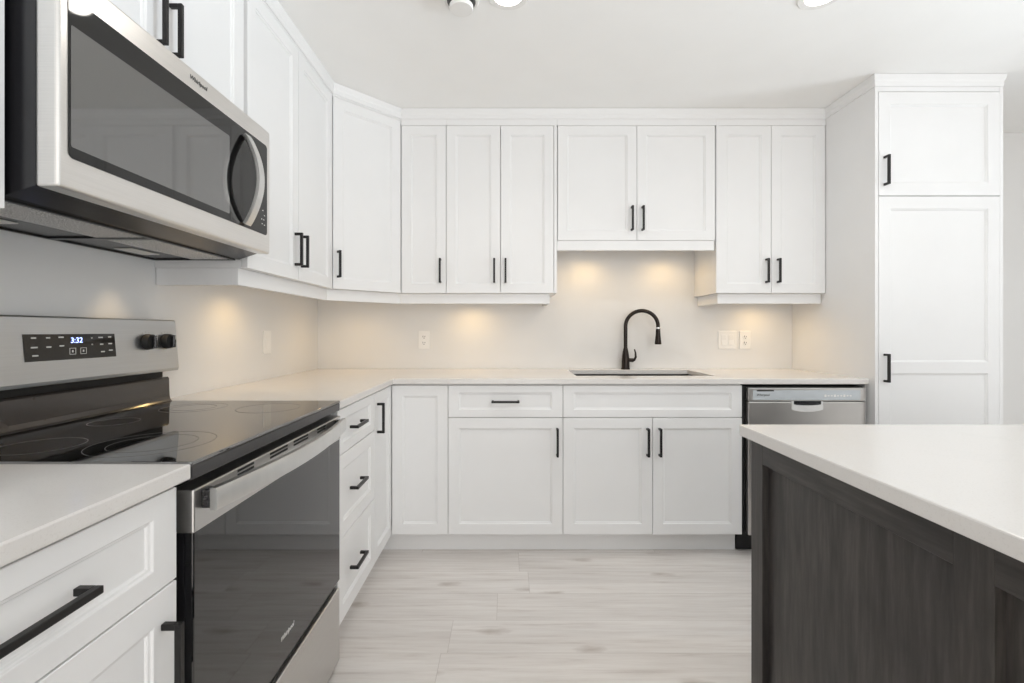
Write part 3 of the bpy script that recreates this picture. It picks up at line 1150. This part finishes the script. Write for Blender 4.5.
MB().box(0.02, w - 0.02, 0.012, 0.046, 0.273, 0.2975).build('drawer_lip', M['rubber'], dw)

# ------------------------------------------------------------------ microwave
MY, MX = 0.850, -0.818
MZ0, MD0, MZ1 = 1.402, 1.421, 1.8405
c = thing('microwave', 'stainless over-the-range microwave with black glass above the cooktop', 'microwave', (MX, MY, MZ0), PI / 2)
w = 0.762
D = MX - XW - 0.001
# body: cross-section (y, z) with the slanted front underside
MB().prism([(0.043, MZ1 - 0.002), (0.043, MD0 + 0.002), (0.050, MD0), (0.100, MZ0 + 0.003), (0.104, MZ0 + 0.001), (D, MZ0 + 0.001), (D, MZ1 - 0.002)], 'x', 0.003, w - 0.003).build('body', M['enamel'], c)
ln = math.atan2(MD0 - MZ0 - 0.003, 0.050)
# underside fittings
mb = MB()
zb = MZ0 + 0.0006
mb.box(0.012, w - 0.012, 0.112, 0.122, zb - 0.004, zb)
mb.box(0.012, w - 0.012, 0.382, 0.392, zb - 0.004, zb)
mb.box(0.012, 0.022, 0.122, 0.382, zb - 0.004, zb)
mb.box(w - 0.022, w - 0.012, 0.122, 0.382, zb - 0.004, zb)
mb.box(0.370, 0.392, 0.122, 0.382, zb - 0.004, zb)
mb.build('underside_frame', M['enamel'], c, bevel=0.001, seg=1)
for x in (0.030, 0.400):
    MB().box(x, x + 0.332, 0.128, 0.250, zb - 0.003, zb - 0.0004).build('grease_filter', M['filt'], c)
for x in (0.10, 0.53):
    MB().box(x, x + 0.11, 0.290, 0.345, zb - 0.003, zb - 0.0004).build('light_cover', M['lens'], c, bevel=0.001, seg=1)
    l = bpy.data.lights.new('cooktop_lamp', 'SPOT')
    l.energy = 1.6
    l.color = (1.0, 0.74, 0.44)
    l.spot_size = math.radians(80)
    l.spot_blend = 0.8
    l.shadow_soft_size = 0.025
    lo = bpy.data.objects.new('cooktop_lamp', l)
    lo.parent = c
    lo.location = (x + 0.055, 0.318, -0.012)
    COL.objects.link(lo)
# door frame with the glass let into it
gx0, gx1, gz0, gz1 = 0.870 - MY, 1.590 - MY, 1.481, 1.785


def rounded(x0, x1, z0, z1, r, n=6):
    p = []
    for (cx, cz, a) in ((x1 - r, z1 - r, 0), (x0 + r, z1 - r, PI / 2), (x0 + r, z0 + r, PI), (x1 - r, z0 + r, 1.5 * PI)):
        for k in range(n + 1):
            t = a + PI / 2 * k / n
            p.append((cx + r * math.cos(t), cz + r * math.sin(t)))
    return p


dr = MB().box(0.0, w, 0.0, 0.042, MD0, MZ1).build('door', M['steel_mw'], c, bevel=0.006, seg=3)
gl = MB().prism(rounded(gx0, gx1, gz0, gz1, 0.012), 'y', -0.0012, 0.004).build('glass_front', M['glass'], dr)
MB().prism(rounded(gx0 + 0.004, 1.374 - MY, gz0 + 0.021, gz1 - 0.054, 0.004), 'y', -0.0019, -0.0011).build('window', M['mw_glass'], gl)
mk = MB()
for (yw, z) in ((1.562, 1.560), (1.572, 1.545), (1.555, 1.530), (1.568, 1.530), (1.558, 1.515), (1.572, 1.513)):
    mk.box(yw - MY - 0.003, yw - MY + 0.003, -0.0017, -0.0011, z - 0.0015, z + 0.0015)
mk.build('button_lettering', M['mark'], gl)
hx = 1.452 - MY
pts, ups = [], []
for k in range(25):
    t = k / 24
    pts.append((hx, -0.008 - 0.043 * math.sin(PI * t) ** 0.85, 1.489 + 0.275 * t))
    ups.append((1, 0, 0))
MB().sweep(pts, [(-0.006, -0.015), (0.003, -0.015), (0.007, -0.010), (0.0085, 0), (0.007, 0.010), (0.003, 0.015), (-0.006, 0.015)], ups=ups).build('handle', M['steel_h'], dr, smooth=True)
lettering('logo', 'Whirlpool', 0.0165, 1.238 - MY, -0.0006, 1.8145, M['ink'], dr, shear=0.2)

# ------------------------------------------------------------------ ceiling fittings


def downlight(x, y, label):
    c = thing('recessed_light', label, 'ceiling light', (x, y, ZC - 0.006))
    MB().lathe([(0.056, -0.0005), (0.056, -0.004), (0.078, -0.005), (0.082, -0.0015), (0.082, -0.0003)], (0, 0, ZC), seg=40, caps=False).build('trim_ring', M['white'], c, smooth=True)
    MB().lathe([(0.0558, -0.0008), (0.0558, -0.0030), (0.050, -0.0036)], (0, 0, ZC), seg=40).build('lens', M['lamp'], c, smooth=True)
    l = bpy.data.lights.new('downlight_lamp', 'SPOT')
    l.energy = 10
    l.color = (1.0, 0.955, 0.89)
    l.spot_size = math.radians(150)
    l.spot_blend = 0.8
    l.shadow_soft_size = 0.05
    lo = bpy.data.objects.new('downlight_lamp', l)
    lo.parent = c
    lo.location = (0, 0, -0.012)
    COL.objects.link(lo)


downlight(0.004, 1.780, 'round recessed ceiling light beside the smoke detector')
downlight(1.200, 1.780, 'round recessed ceiling light in front of the pantry side')
c = thing('smoke_detector', 'small round white smoke detector on the ceiling', 'smoke detector', (-0.176, 1.80, ZC - 0.05))
MB().lathe([(0.068, -0.0005), (0.068, -0.008), (0.064, -0.012)], (0, 0, ZC), seg=40).build('base', M['white'], c, smooth=True)
MB().lathe([(0.055, -0.0122), (0.054, -0.014), (0.036, -0.0145), (0.034, -0.028)], (0, 0, ZC), seg=40).build('gap_shade', M['ink'], c, smooth=True)  # dark disc: the shade in the gap around the cap, put in as colour
MB().lathe([(0.0455, -0.0282), (0.046, -0.038), (0.043, -0.043), (0.020, -0.0445)], (0, 0, ZC), seg=40).build('cap', M['white'], c, smooth=True)
